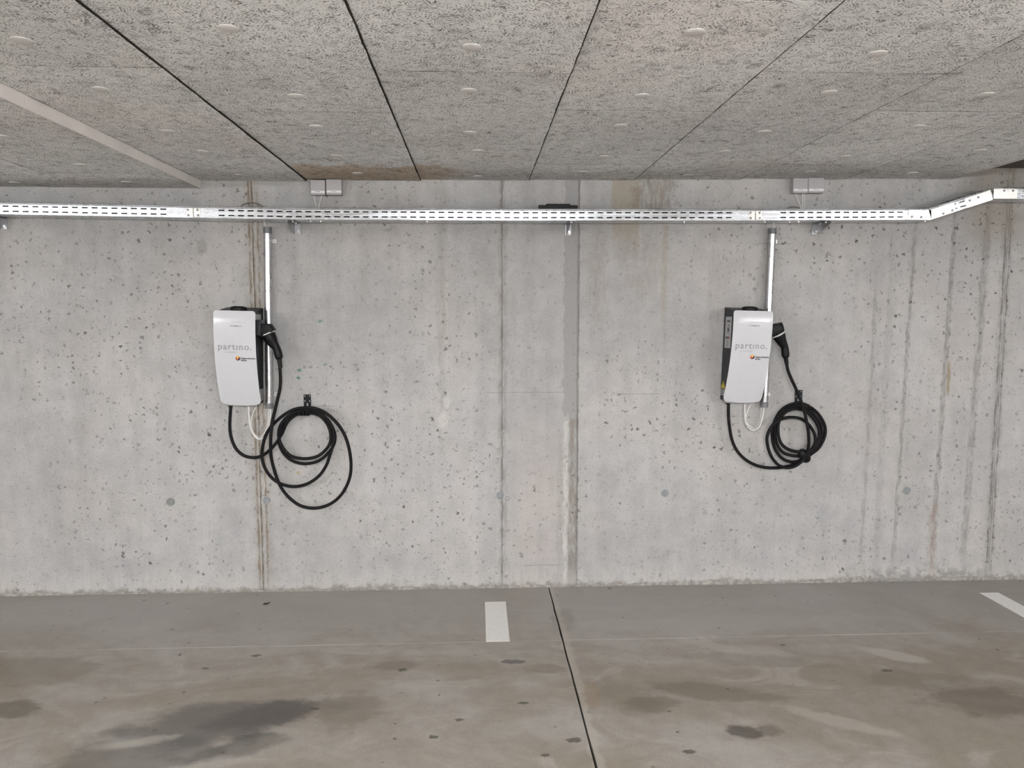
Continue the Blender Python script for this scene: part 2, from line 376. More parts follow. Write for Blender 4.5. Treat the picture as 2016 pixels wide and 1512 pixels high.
M_PLUGD = plain('dark_mortar_plug', (.24, .25, .24), .85, spec=.2, var=.15, scale=60.)
M_CRUST = plain('lime_crust', (.34, .325, .30), .95, spec=.1, var=.25, scale=45.)
M_LEAF = plain('dry_leaf', (.10, .065, .02), .8)
M_LAMPB = plain('lamp_housing', (.6, .6, .6), .5)
_t = NT('lamp_diffuser'); _t.b.inputs['Emission Color'].default_value = (.985, .985, 1, 1); _t.b.inputs['Emission Strength'].default_value = LAMP
M_LAMP = _t.done((.8, .8, .8), .5)

# ------------------------------------------------------------------ mesh helpers
def obj(name, me, mat, parent=None, smooth=False, bevel=0., seg=2):
    if isinstance(me, bmesh.types.BMesh):
        bm = me; me = bpy.data.meshes.new(name)
        bmesh.ops.recalc_face_normals(bm, faces=bm.faces)
        if bevel:
            bmesh.ops.bevel(bm, geom=[e for e in bm.edges if len(e.link_faces) == 2 and e.calc_face_angle(0) > .5], offset=bevel, segments=seg, affect='EDGES', profile=.5, clamp_overlap=True)
        for f in bm.faces: f.smooth = smooth
        bm.to_mesh(me); bm.free()
    o = bpy.data.objects.new(name, me); C.objects.link(o)
    if mat is not None and not me.materials: me.materials.append(mat)
    if parent: o.parent = parent
    if smooth and hasattr(me, 'set_sharp_from_angle'): me.set_sharp_from_angle(angle=math.radians(40))
    return o
def empty(name, loc=(0, 0, 0), rot=(0, 0, 0)):
    o = bpy.data.objects.new(name, None); C.objects.link(o); o.location = loc; o.rotation_euler = rot
    o.empty_display_size = .05; return o
def tag(o, label, cat, group=None):
    o['label'] = label; o['category'] = cat
    if group: o['group'] = group
    return o
def struct(o): o['kind'] = 'structure'; return o
def add_box(bm, x0, x1, y0, y1, z0, z1):
    v = [bm.verts.new(p) for p in ((x0, y0, z0), (x1, y0, z0), (x1, y1, z0), (x0, y1, z0), (x0, y0, z1), (x1, y0, z1), (x1, y1, z1), (x0, y1, z1))]
    for f in ((0, 3, 2, 1), (4, 5, 6, 7), (0, 1, 5, 4), (1, 2, 6, 5), (2, 3, 7, 6), (3, 0, 4, 7)): bm.faces.new([v[i] for i in f])
    return v
def box(*a):
    bm = bmesh.new(); add_box(bm, *a); return bm
def prism(pts, lo, hi, axis='y', bm=None):
    """polygon pts in the other two axes, extruded along axis"""
    bm = bm or bmesh.new()
    mk = {'y': lambda p, h: (p[0], h, p[1]), 'x': lambda p, h: (h, p[0], p[1]), 'z': lambda p, h: (p[0], p[1], h)}[axis]
    a = [bm.verts.new(mk(p, lo)) for p in pts]; b = [bm.verts.new(mk(p, hi)) for p in pts]
    bm.faces.new(a); bm.faces.new(b[::-1])
    for i in range(len(pts)): j = (i + 1) % len(pts); bm.faces.new((a[i], b[i], b[j], a[j]))
    return bm
def disc(r, h, seg=20, axis='y', dome=0., bm=None, at=(0, 0, 0)):
    """short cylinder growing from 0 towards -axis (y) or -z, with a rounded rim"""
    bm = bm or bmesh.new(); rows = [(r, 0), (r, h * .7), (r * .9, h), (r * .45, h + dome)]
    rings = []
    for rr, hh in rows:
        ring = []
        for i in range(seg):
            a = 2 * PI * i / seg; p = (rr * math.cos(a), rr * math.sin(a))
            q = (p[0], -hh, p[1]) if axis == 'y' else ((p[0], p[1], -hh) if axis == 'z' else ((p[0], p[1], hh) if axis == '+z' else (hh, p[0], p[1])))
            ring.append(bm.verts.new((q[0] + at[0], q[1] + at[1], q[2] + at[2])))
        rings.append(ring)
    for a, b in zip(rings, rings[1:]):
        for i in range(seg): j = (i + 1) % seg; bm.faces.new((a[i], a[j], b[j], b[i]))
    bm.faces.new(rings[-1]); bm.faces.new(rings[0][::-1]); return bm
def spline(pts, step=.008):
    """centripetal-free Catmull-Rom through 3-D points (last component may be a radius)"""
    P = [np.array(p, float) for p in pts]; P = [2 * P[0] - P[1]] + P + [2 * P[-1] - P[-2]]; out = []
    for i in range(1, len(P) - 2):
        n = max(2, int(np.linalg.norm((P[i + 1] - P[i])[:3]) / step))
        for k in range(n):
            u = k / n
            out.append(.5 * (2 * P[i] + (P[i + 1] - P[i - 1]) * u + (2 * P[i - 1] - 5 * P[i] + 4 * P[i + 1] - P[i + 2]) * u * u + (3 * P[i] - P[i - 1] - 3 * P[i + 1] + P[i + 2]) * u ** 3))
    out.append(P[-2]); return out
def tube(path, r=None, sides=10, bm=None):
    bm = bm or bmesh.new(); P = [Vector(p[:3]) for p in path]
    R = [r if r is not None else p[3] for p in path]
    T = [(P[min(i + 1, len(P) - 1)] - P[max(i - 1, 0)]).normalized() for i in range(len(P))]
    nrm = T[0].orthogonal().normalized(); rings = []
    for i, p in enumerate(P):
        nrm = (nrm - T[i] * nrm.dot(T[i])).normalized(); bn = T[i].cross(nrm)
        rings.append([bm.verts.new(p + (nrm * math.cos(2 * PI * k / sides) + bn * math.sin(2 * PI * k / sides)) * R[i]) for k in range(sides)])
    for a, b in zip(rings, rings[1:]):
        for k in range(sides): j = (k + 1) % sides; bm.faces.new((a[k], a[j], b[j], b[k]))
    bm.faces.new(rings[0][::-1]); bm.faces.new(rings[-1]); return bm
def text_mesh(s, size, space=1., bold=0., align='LEFT'):
    cu = bpy.data.curves.new('print', 'FONT'); cu.body = s; cu.size = size; cu.space_character = space; cu.offset = bold
    cu.align_x = align; cu.resolution_u = 3
    o = bpy.data.objects.new('print', cu); C.objects.link(o)
    dg = bpy.context.evaluated_depsgraph_get(); me = bpy.data.meshes.new_from_object(o.evaluated_get(dg))
    bpy.data.objects.remove(o); bpy.data.curves.remove(cu); me.materials.clear(); return me

# ------------------------------------------------------------------ the setting
ZC, ZL, ZH = 2.318, 2.263, 2.41          # boards, lowered boards on the left, raw slab on the right
XL, XR, YB = -7.5, 7.5, -11.0
STEP, EDGE = -1.497, 2.70
def zc(x): return ZC + .011 * max(min(x, 2.7), -1.5)
# back wall: formwork panels with open seams on a core
wall = struct(obj('wall_back', box(XL, XR, .012, .25, -.1, 2.6), M_SLAB))
SEAMS = [XL, -1.226, .143, .578, 3.053, XR]
panels = []
for i in range(5):
    g = .0011; rough = .0012
    x0, x1 = SEAMS[i] + g, SEAMS[i + 1] - g
    n = 48; pts = []
    for k in range(n + 1): pts.append((x1 + (random.uniform(-rough, rough) if i < 4 else 0), -.1 + 2.7 * k / n))
    for k in range(n + 1): pts.append((x0 + (random.uniform(-rough, rough) if i else 0), 2.6 - 2.7 * k / n))
    bm = prism(pts, 0, .012)
    panels.append(obj('wall_panel', bm, concrete_wall(x0, x1), wall))
for (px, py, pi_, r, mt) in ((336, 988, 0, .023, M_PLUGD), (525, 985, 1, .021, M_PLUG), (985, 975, 1, .0225, M_PLUG), (1309, 971, 3, .0215, M_PLUG), (1785, 966, 3, .023, M_PLUG)):
    q = onwall(px, py); bm = disc(r, .003, 24, at=(q.x, .0005, q.z)); disc(r * .6, .0042, 20, bm=bm, at=(q.x, .0005, q.z))
    obj('tie_hole_plug', bm, mt, panels[pi_], smooth=False)
q = onwall(999, 981); bm = bmesh.new()
tube([(q.x + .011 * math.cos(a), -.001, q.z + .011 * math.sin(a)) for a in np.linspace(0, 2 * PI, 20)], .0014, 6, bm); obj('drilled_ring', bm, M_PLUGD, panels[2])
# crust of mortar along the foot of the wall
bm = bmesh.new(); rr = random.Random(3); xs = np.arange(-3.2, 3.6, .018); prev = None; hh = .01
for x in xs:
    hh = max(.002, min(.024, hh + rr.uniform(-.007, .006))); k = 1.2 if (x > .6 and x < 2.4) else .55
    a = [bm.verts.new((x, 0.001, hh * k + .004)), bm.verts.new((x, -.004 - rr.random() * .006, hh * k * .6)), bm.verts.new((x, -.006 - rr.random() * .012, -.004))]
    if prev:
        for j in (0, 1): bm.faces.new((prev[j], prev[j + 1], a[j + 1], a[j]))
    prev = a
o = obj('mortar_crust', bm, M_CRUST, wall); o['kind'] = 'stuff'
for nm, b in (('wall_left', (XL - .2, XL, YB, .25, -.1, 2.6)), ('wall_right', (XR, XR + .2, YB, .25, -.1, 2.6)), ('wall_front', (XL, XR, YB - .2, YB, -.1, 2.6))):
    struct(obj(nm, box(*b), M_SLAB))
# floor: two slabs with a joint
JX = .413
floor = struct(obj('floor', box(XL, XR, YB, 0, -.12, -.018), M_GAP))
def slab_edge(x, n=60): return [(x + random.uniform(-.0014, .0014), YB + (0 - YB) * (k / n) ** .5) for k in range(n + 1)]
e1 = slab_edge(JX - .0045); obj('floor_slab', prism([(XL, YB)] + e1 + [(XL, 0)], -.018, 0, 'z'), M_FLOOR, floor)
e2 = slab_edge(JX + .0045); obj('floor_slab', prism([(XR, YB), (XR, 0)] + e2[::-1], -.018, 0, 'z'), M_FLOOR, floor)
o = obj('line_marking', box(.040, .155, -.735, -.222, -.001, .0012), M_PAINT, floor); o['label'] = 'short white painted bay line in the middle, at the foot of the wall'
o = obj('line_marking', box(2.855, 2.965, -.735, -.215, -.001, .0012), M_PAINT, floor); o['label'] = 'short white painted bay line at the right edge'
# ceiling: slab + boards
ceil_ = struct(obj('ceiling', box(XL, STEP, YB, 0, ZL + .045, 2.6), M_SLAB))
obj('slab', box(STEP, EDGE + .03, -5.0, 0, ZC + .062, 2.6), M_GAP, ceil_)  # near-black backing, so the gaps between the boards look dark
obj('slab', box(STEP, EDGE + .03, YB, -5.0, ZC + .02, 2.6), M_SLAB, ceil_)
obj('slab', box(EDGE + .03, XR, YB, 0, ZH, 2.6), M_HIGH, ceil_)
cap_me = None
def board(x0, x1, y0, y1, z, th=.045):
    """one wood-wool board with frayed edges, slight sag of its own"""
    global cap_me
    cx, cy = (x0 + x1) / 2, (y0 + y1) / 2; g = .0009; j = .0022
    pts = []; hw, hl = (x1 - x0) / 2 - g, (y1 - y0) / 2 - g
    nx, ny = 10, max(4, int(hl * 2 / .07))
    R = lambda: random.uniform(-j, j * .6)
    for k in range(nx): pts.append((-hw + 2 * hw * k / nx, -hl - R()))
    for k in range(ny): pts.append((hw + R(), -hl + 2 * hl * k / ny))
    for k in range(nx): pts.append((hw - 2 * hw * k / nx, hl + R()))
    for k in range(ny): pts.append((-hw - R(), hl - 2 * hl * k / ny))
    bm = bmesh.new(); n = len(pts)
    a = [bm.verts.new((x, y, th)) for x, y in pts]; b = [bm.verts.new((x, y, .0006)) for x, y in pts]
    c_ = [bm.verts.new((x * (1 - .0006 / hw), y * (1 - .0006 / hl), 0)) for x, y in pts]
    bm.faces.new(a); bm.faces.new(c_[::-1])
    for r1, r2 in ((a, b), (b, c_)):
        for i in range(n): k = (i + 1) % n; bm.faces.new((r1[i], r2[i], r2[k], r1[k]))
    o = obj('ceiling_board', bm, M_WOOL, ceil_)
    o.location = (cx, cy, z + random.uniform(-.0012, .0012)); o.rotation_euler = (random.uniform(-.0012, .0012), random.uniform(-.002, .002), random.uniform(-.0006, .0006))
    obj('gap_shade_plate', box(-hw - .0035, hw + .0035, -hl - .0035, hl + (.0035 if y1 < -.01 else 0), .0008, th + .012), M_GAP, o)  # added near-black plate, stands in for shade in the board joints
    offs = (-.3, .3) if y1 - y0 > .8 else ((0.,) if y1 - y0 > .3 else ())
    for s in offs:
        if cap_me is None:
            k = obj('fastener_cap', disc(.027, .0035, 20, 'z', .0012), M_CAP, o, smooth=True); cap_me = k.data
        else:
            k = bpy.data.objects.new('fastener_cap', cap_me); C.objects.link(k); k.parent = o
        k.location = (random.uniform(-.03, .03), s + random.uniform(-.03, .03), 0.0005)
YEND = -5.2
strips = [(-4.5, -3.9, .42, 1), (-3.9, -3.3, .92, 1), (-3.3, -2.7, .42, 1), (-2.7, -2.1, .92, 1), (-2.1, STEP - .004, .42, 1),
          (STEP + .006, -.925, .93, 0), (-.925, -.305, .43, 0), (-.305, .293, .89, 0), (.293, .880, .44, 0), (.880, 1.473, .90, 0), (1.473, 2.07, .44, 0), (2.07, EDGE - .012, .92, 0)]
for x0, x1, off, low in strips:
    ys = [0.] + [-(off + k) for k in range(0, 6)]
    for a, b in zip(ys, ys[1:]):
        if a < YEND: break
        board(x0, x1, b, a - (.003 if a == 0 else 0), (ZL if low else zc((x0 + x1) / 2)))
# step face on the left and edge strip on the right
struct(obj('trim_1', box(STEP - .003, STEP + .004, -1.62, -.0005, ZL - .002, ZC + .03), M_PLASTER, None, bevel=.0015))
struct(obj('trim_2', box(STEP - .003, STEP + .0045, YB, -1.624, ZL - .002, ZC + .03), M_PLASTER, None, bevel=.0015))
struct(obj('trim_3', box(EDGE + .001, EDGE + .030, YB, -.002, zc(2.7) + .002, ZH + .02), M_PLASTER, None, bevel=.002))

# ------------------------------------------------------------------ cable tray
TZ = [(-6.5, 2.112), (-3.6, 2.112), (-2.46, 2.098), (-1.467, 2.085), (-1.0, 2.079), (.17, 2.080), (1.512, 2.088), (2.36, 2.096), (2.49, 2.097)]
def tz(x): return float(np.interp(x, [p[0] for p in TZ], [p[1] for p in TZ]))
YF, YK = -.170, -.022
def sheet(bm, xs, ts, hole, pt, nrm, th=.0012):
    """perforated sheet: grid xs * ts, hole(i,j) leaves a cell open; pt(x,t) gives a point"""
    vf = {}; nv = Vector(nrm) * th
    def V(i, j, s):
        if (i, j, s) not in vf: vf[(i, j, s)] = bm.verts.new(Vector(pt(xs[i], ts[j])) + nv * s)
        return vf[(i, j, s)]
    nx, ny = len(xs) - 1, len(ts) - 1
    solid = lambda i, j: 0 <= i < nx and 0 <= j < ny and not hole(i, j)
    for i in range(nx):
        for j in range(ny):
            if hole(i, j): continue
            for s in (0, 1): bm.faces.new([V(i, j, s), V(i + 1, j, s), V(i + 1, j + 1, s), V(i, j + 1, s)][::1 if s else -1])
            for (di, dj, a, b) in ((-1, 0, (0, 0), (0, 1)), (1, 0, (1, 0), (1, 1)), (0, -1, (0, 0), (1, 0)), (0, 1, (0, 1), (1, 1))):
                if not solid(i + di, j + dj):
                    bm.faces.new((V(i + a[0], j + a[1], 0), V(i + b[0], j + b[1], 0), V(i + b[0], j + b[1], 1), V(i + a[0], j + a[1], 1)))
def tray_piece(x0, x1, s0, s1, zf, parent, phase=0.):
    """straight U-section; slots between s0 and s1"""
    xs = [x0]; hol = set()
    k = math.ceil((s0 - phase) / .05)
    while phase + k * .05 + .031 < s1:
        a = phase + k * .05
        if a > xs[-1] + .003:
            xs.append(a); hol.add(len(xs) - 1); xs.append(a + .031)
        k += 1
    xs.append(x1)
    bm = bmesh.new()
    zt = [0, .0115, .0180, .0375, .0440, .051]
    sheet(bm, xs, zt, lambda i, j: i in hol and j in (1, 3), lambda x, t: (x, YF, zf(x) + t), (0, 1, 0))
    L = [(YF, .051), (YF + .004, .0535), (YF + .0045, .0600), (YF + .008, .0625), (YF + .012, .0615)]
    ls = [[bm.verts.new((x, y, zf(x) + z)) for y, z in L] for x in xs]
    for va, vb in zip(ls, ls[1:]):
        for j in range(len(L) - 1): bm.faces.new((va[j], vb[j], vb[j + 1], va[j + 1]))
    yt = [YF + .0012, YF + .03, YF + .037, -.075, -.068, YK]
    sheet(bm, xs, yt, lambda i, j: i in hol and j in (1, 3), lambda x, t: (x, t, zf(x)), (0, 0, 1))
    sheet(bm, xs, [0, .0615], lambda i, j: False, lambda x, t: (x, YK, zf(x) + t), (0, -1, 0))
    return obj('tray_section', bm, M_ZINC, parent)
tray = empty('cable_tray', (0, 0, 2.08))
tag(tray, 'long slotted galvanised cable tray on brackets along the wall, stepping up at the right', 'cable tray')
def tpart(o): o.parent = tray; o.matrix_parent_inverse = Matrix.Translation((0, 0, -2.08)); return o
XA, XB = onwall(381, 418, .17).x, onwall(1487, 424, .17).x
s1e = onwall(338, 412, .17).x; s2b = onwall(420, 418, .17).x; s2e = onwall(1452, 424, .17).x; s3b = onwall(1528, 424, .17).x
XP1 = onwall(1788, 424, .17).x
for x0, x1, a, b in ((-6.5, XA - .001, -6.5, s1e), (XA + .001, XB - .001, s2b, s2e), (XB + .001, 2.486, s3b, XP1)):
    tpart(tray_piece(x0, x1, a, b, tz, None, phase=onwall(620, 418, .17).x))
XH, ZH0 = 2.489, 2.097; XK, ZK = 2.836, 2.209
ang = math.atan2(ZK - ZH0, XK - XH); Lh = math.hypot(XK - XH, ZK - ZH0)
def rotated(o, x, z):
    o.matrix_parent_inverse = Matrix.Translation((0, 0, -2.08)) @ Matrix.Translation((x, 0, z)) @ Matrix.Rotation(-ang, 4, 'Y'); return o
o = tray_piece(0, Lh, .12, .21, lambda x: 0., None, phase=.128); o.parent = tray; rotated(o, XH, ZH0)
tpart(tray_piece(XK + .002, 6.5, XK + .14, 6.45, lambda x: ZK + .004, None))
def plate(x0, x1, z0, z1, bolts, rot=None, y=YF):
    bm = prism([(x0, z0), (x1, z0), (x1, z1), (x0, z1)], y - .0022, y - .0006)
    p = obj('coupler_plate', bm, M_ZINC2, tray, bevel=.0005, seg=1)
    for bx, bz in bolts:
        b = bmesh.new(); disc(.0062, .0038, 12, bm=b, dome=.001, at=(bx, y - .002, bz)); 
        add_box(b, bx - .0048, bx + .0048, y - .0075, y - .0068, bz - .0009, bz + .0009)
        obj('bolt', b, M_STEEL, p, smooth=False)
    if rot: rotated(p, *rot)
    else: p.matrix_parent_inverse = Matrix.Translation((0, 0, -2.08))
    return p
for xj in (XA, XB):
    zz = tz(xj)
    plate(xj - .036, xj - .002, zz + .004, zz + .049, [(xj - .026, zz + .012), (xj - .028, zz + .040)])
    plate(xj + .002, xj + .036, zz + .004, zz + .049, [(xj + .024, zz + .012), (xj + .022, zz + .040)])
zz = tz(2.42); plate(XP1, XH + .001, zz - .001, zz + .0525, [(XP1 + .02, zz + .016), (XP1 + .072, zz + .014)])
plate(.002, .148, -.001, .0525, [(.075, .010), (.128, .012)], (XH, ZH0))
plate(.213, Lh - .002, -.002, .0535, [(.235, .034), (.285, .036)], (XH, ZH0))
plate(XK, XK + .134, ZK + .003, ZK + .057, [(XK + .058, ZK + .047), (XK + .108, ZK + .047)])
for px, py in ((611, 436), (631, 436), (841, 438.5), (1347, 438), (1555, 437), (1573, 437), (1822, 437), (1506, 440)):
    q = onwall(px, py, .11); b = disc(.0055, .007, 10, 'z', .001, at=(q.x, -.105, tz(q.x) + .001)); tpart(obj('tray_bolt', b, M_BOLT, None, smooth=True))
# brackets
gb = 'tray brackets on the wall'
for px, gx, lab in ((8, -.0175, 'grey steel wall bracket under the tray at the far left'), (586, -.0175, 'grey steel wall bracket under the tray between left pipe and middle seam'),
                (1118, -.008, 'grey steel wall bracket under the tray below the black cable splice'), (1604, .0140, 'grey steel wall bracket under the tray right of the right pipe')):
    q = onwall(px, 448); z = tz(q.x); e = empty('tray_bracket', (q.x, 0, z)); tag(e, lab, 'bracket', gb)
    obj('wall_plate', box(-.019, .019, -.005, 0, -.062, .055), M_STEEL, e, bevel=.001, seg=1)
    g = prism([(-.005, -.060), (-.005, -.004), (-.172, -.004), (-.172, -.014)], gx, gx + .0035, 'x'); obj('gusset', g, M_STEEL, e)
    obj('arm', box(-.0175, .0175, -.172, -.005, -.004, -.0008), M_STEEL, e, bevel=.0008, seg=1)
    b = disc(.0085, .006, 6, bm=None, at=(.006, -.005, -.044)); obj('bolt', b, M_BOLT, e)
    b = disc(.0052, .006, 8, 'z', at=(.004, -.13, -.004)); obj('bolt', b, M_BOLT, e)
    b = disc(.0052, .006, 8, 'z', at=(.004, -.06, -.004)); obj('bolt', b, M_BOLT, e)
# cables lying in the tray
for k, (y, z, r, m, lab) in enumerate(((-.1545, .0135, .0118, M_BLACK, 'black power cable lying in the tray against its front side, lower one'), (-.1545, .0385, .0118, M_BLACK, 'black power cable lying in the tray against its front side, upper one'),
                                   (-.125, .012, .0105, M_BLACK, 'black power cable lying on the tray bottom behind the front cables'), (-.095, .012, .0105, M_GREYW, 'grey power cable lying along the middle of the tray bottom'), (-.06, .012, .0105, M_BLACK, 'black power cable lying in the tray along its back'))):
    pth = spline([(x, y + (.003 * math.sin(x * 3 + k) if k > 1 else 0), tz(x) + z) for x in sorted([p[0] for p in TZ[1:-1]] + [-6.45, 2.44])], .1)
    tag(obj('power_cable', tube(pth, r, 8), m, None, smooth=True), lab, 'cable', 'cables in the tray')
# black splice on top
qa, qb = onwall(1060, 410, .08), onwall(1137, 410, .08); zs = onwall(1098, 405.3, .08).z
e = empty('cable_splice', ((qa.x + qb.x) / 2, -.08, zs - .009)); tag(e, 'black cable splice sleeve resting on the tray above its middle', 'splice')
L2 = (qb.x - qa.x) / 2
obj('splice_body', box(-L2 * .62, L2 * .62, -.018, .018, -.049, .018), M_BLACKP, e, bevel=.004)
for s in (-1, 1):
    a, b = sorted((s * L2 * .60, s * L2)); obj('splice_end', box(a, b, -.013, .013, -.040, .012), M_BLACKP, e, bevel=.003)

# ------------------------------------------------------------------ junction boxes
gj = 'junction boxes under the ceiling'
for pxa, pya, pxb, pyb, wh, lab in ((610.3, 353.5, 640.3, 384.3, 0, 'light grey junction box over the left charger, left one of the pair'), (641, 352.2, 673, 384, 1, 'light grey junction box over the left charger, right one of the pair'),
                               (1562, 350.2, 1591, 380.5, 0, 'light grey junction box over the right charger, left one of the pair'), (1592, 349.6, 1622.5, 380.3, 1, 'light grey junction box over the right charger, right one of the pair')):
    dj = .052
    a, b = onwall(pxa, pya, dj), onwall(pxb, pyb, dj); cx, cz = (a.x + b.x) / 2, (a.z + b.z) / 2; hw, hh = (b.x - a.x) / 2, (a.z - b.z) / 2
    e = empty('junction_box', (cx, 0, cz)); tag(e, lab, 'junction box', gj)
    obj('box_base', box(-hw * .95, hw * .95, -.034, 0, -hh * .95, hh * .95), M_BOX, e, bevel=.004)
    obj('lid', box(-hw, hw, -dj, -.034, -hh, hh), M_BOX, e, bevel=.006, smooth=True)
    st = obj('label_strip', box(-hw * .9, hw * .93, -dj - .0015, -dj + .002, -hh * .72, -hh * .44), M_BOXL, e, bevel=.0007, seg=1)
    bm = bmesh.new(); wd = hw * (.3 if not wh else .33)
    if wh: add_box(bm, -wd, -wd * .2, -dj - .0019, -dj - .0015, -hh * .59, -hh * .52); add_box(bm, 0, wd * .9, -dj - .0019, -dj - .0015, -hh * .63, -hh * .56)
    else: add_box(bm, -wd, wd, -dj - .0019, -dj - .0015, -hh * .61, -hh * .53)
    obj('print_mark', bm, M_PRINT, st)
def wire(name, pts, r, mat, lab, cat='wire', group=None, sides=8):
    P = [(*onwall(px, py, d),) for px, py, d in pts]
    return tag(obj(name, tube(spline(P, .006), r, sides), mat, None, smooth=True), lab, cat, group)
gw = 'wires from the junction boxes to the tray'
wire('box_wire', [(617.5, 383, .03), (620, 395, .04), (622.5, 409, .08), (623, 420, .09)], .0032, M_WIRE, 'white wire from left junction box pair down to the tray, left of two', group=gw)
wire('box_wire', [(634.5, 383, .03), (631, 395, .045), (627.5, 409, .08), (626, 420, .09)], .0032, M_WIRE, 'white wire from left junction box pair down to the tray, right of two', group=gw)
wire('box_wire', [(1566, 380, .03), (1570.5, 393, .045), (1578, 411, .08), (1579, 420, .09)], .003, M_WIRE, 'white wire slanting from right junction box pair to the tray', group=gw)
wire('box_wire', [(1580, 380, .03), (1580, 393, .045), (1580, 411, .08), (1580, 420, .09)], .0028, M_WIRE, 'white wire hanging straight from right junction box pair, left of two', group=gw)
wire('box_wire', [(1583, 380, .025), (1583.3, 393, .04), (1584, 411, .075), (1584, 420, .085)], .0028, M_WIRE, 'white wire hanging straight from right junction box pair, right of two', group=gw)
wire('wire_loop', [(468, 415, .05), (478, 403, .03), (494, 398.5, .02), (508, 401, .03), (520, 409, .04), (524, 418, .06)], .0028, M_GREYW, 'thin grey brown wire arching over the tray above the left pipe')
wire('wire_loop', [(1545, 416, .05), (1552, 409, .03), (1562, 407, .03), (1573, 410, .03), (1578, 418, .05)], .0025, M_GREYW, 'thin grey wire arching over the tray above the right pipe')

# ------------------------------------------------------------------ conduit pipes
gp = 'conduit pipes beside the chargers'
def pipe(top, bot, slv, cl, lab, name='conduit_pipe'):
    d = .030; a, b = onwall(*top, d), onwall(*bot, d); r = .0195
    e = empty(name, b); tag(e, lab, 'pipe', gp)
    ax = (a - b); at = lambda py: b + ax * ((onwall(top[0], py, d).z - b.z) / ax.z)
    obj('tube', tube([Vector((0, 0, 0)) + ax.normalized() * .004, ax * .5, ax - ax.normalized() * .004], r, 28), M_ALU, e, smooth=True)
    for y0, y1 in slv:
        p, q_ = at(y0) - b, at(y1) - b
        sl = obj('end_sleeve', tube([p, (p + q_) / 2, q_], r + .0022, 28), M_SLEEVE, e, smooth=True)
    for py in cl:
        c0 = at(py) - b; n = ax.normalized()
        k = obj('pipe_clamp', tube([c0 - n * .006, c0, c0 + n * .006], r + .0012, 28), M_BOLT, e, smooth=True)
        x = c0.x + r; zc0 = c0.z
        obj('clamp_tab', box(x - .002, x + .021, -.004, .0, zc0 - .010, zc0 + .010), M_BOLT, k, bevel=.001, seg=1)
        tb = box(x - .002, x + .019, -.003, .012, zc0 - .008, zc0 + .009); tb.free()
        obj('clamp_screw', disc(.0045, .004, 8, at=(x + .012, -.004, zc0)), M_STEEL, k)
    e.location.y = -d
    for ch in e.children_recursive:
        if ch.name.startswith(('clamp_tab', 'clamp_screw')): ch.location.y = d - .0015
    return e
pipe((526.5, 447), (530.3, 804), ((447, 459.5), (793.5, 804)), (474, 777), 'aluminium conduit pipe right of the left charger, behind its plug')
pipe((1521, 449.5), (1504.5, 801.5), ((449.5, 461), (791, 801.5)), (474.5, 777), 'aluminium conduit pipe rising from behind the right charger')
gl = 'supply wires under the chargers'
wire('supply_wire', [(490, 800, .05), (490, 815, .05), (493, 840, .05), (501, 858, .05), (511, 864.5, .05), (521, 858, .045), (529, 838, .035), (532.5, 818, .03), (533, 800, .03)], .0042, M_WIRE, 'white supply wire looping under the left charger to the pipe, lower of two', group=gl)
wire('supply_wire', [(505, 800, .03), (499, 812, .025), (494.5, 828, .02), (496, 845, .02), (504, 858, .025), (513, 860.5, .03), (522, 850, .025), (528, 830, .022), (530, 800, .022)], .0032, M_WIRE, 'white supply wire looping under the left charger to the pipe, upper of two', group=gl)
wire('supply_wire', [(1466.5, 796, .05), (1466.5, 815, .05), (1468, 830, .05), (1474, 842, .05), (1484, 847, .05), (1494, 841, .04), (1500, 826, .035), (1503, 810, .03), (1503.5, 799, .03)], .0042, M_WIRE, 'white supply wire looping under the right charger, outer of two', group=gl)
wire('supply_wire', [(1478, 797, .03), (1471, 810, .025), (1468.5, 826, .02), (1475, 838, .022), (1485, 843.5, .025), (1492, 837, .025), (1497.5, 822, .022), (1499, 799, .022)], .003, M_WIRE, 'white supply wire looping under the right charger, inner of two', group=gl)
wire('pipe_wire', [(523, 452, .03), (521.5, 444, .035), (520, 436, .05), (519, 428, .06)], .003, M_WIRE, 'short pale wire between left pipe top and tray')
wire('pipe_wire', [(1521.5, 453, .03), (1522, 446, .035), (1523, 437, .05), (1523, 430, .06)], .003, M_WIRE, 'short pale wire between right pipe top and tray')

# ------------------------------------------------------------------ chargers
ZT, ZB_ = .250, -.262
def cov(z):
    t = (ZT - z) / (ZT - ZB_); s = max(0, (t - .15) / .85)
    return .195 - .112 * s ** 2.0 - .0045 * max(0, 1 - t / .13) ** 2
def on_cover(me, u, z, lift=.0007):
    for v in me.vertices:
        x, y = v.co.x + u, v.co.y + z; v.co = (x, -cov(y) - lift, y)
    return me
def fit(me, wd):
    xs = [v.co.x for v in me.vertices]; k = wd / (max(xs) - min(xs)); x0 = min(xs)
    for v in me.vertices: v.co.x = (v.co.x - x0) * k; v.co.y *= k
    return me
def flat(polys, u0, z0, lift=.0007):
    bm = bmesh.new()
    for pl in polys: bm.faces.new([bm.verts.new((u0 + x, -cov(z0 + y) - lift, z0 + y)) for x, y in pl])
    return bm
def rect(x0, x1, y0, y1): return [(x0, y0), (x1, y0), (x1, y1), (x0, y1)]
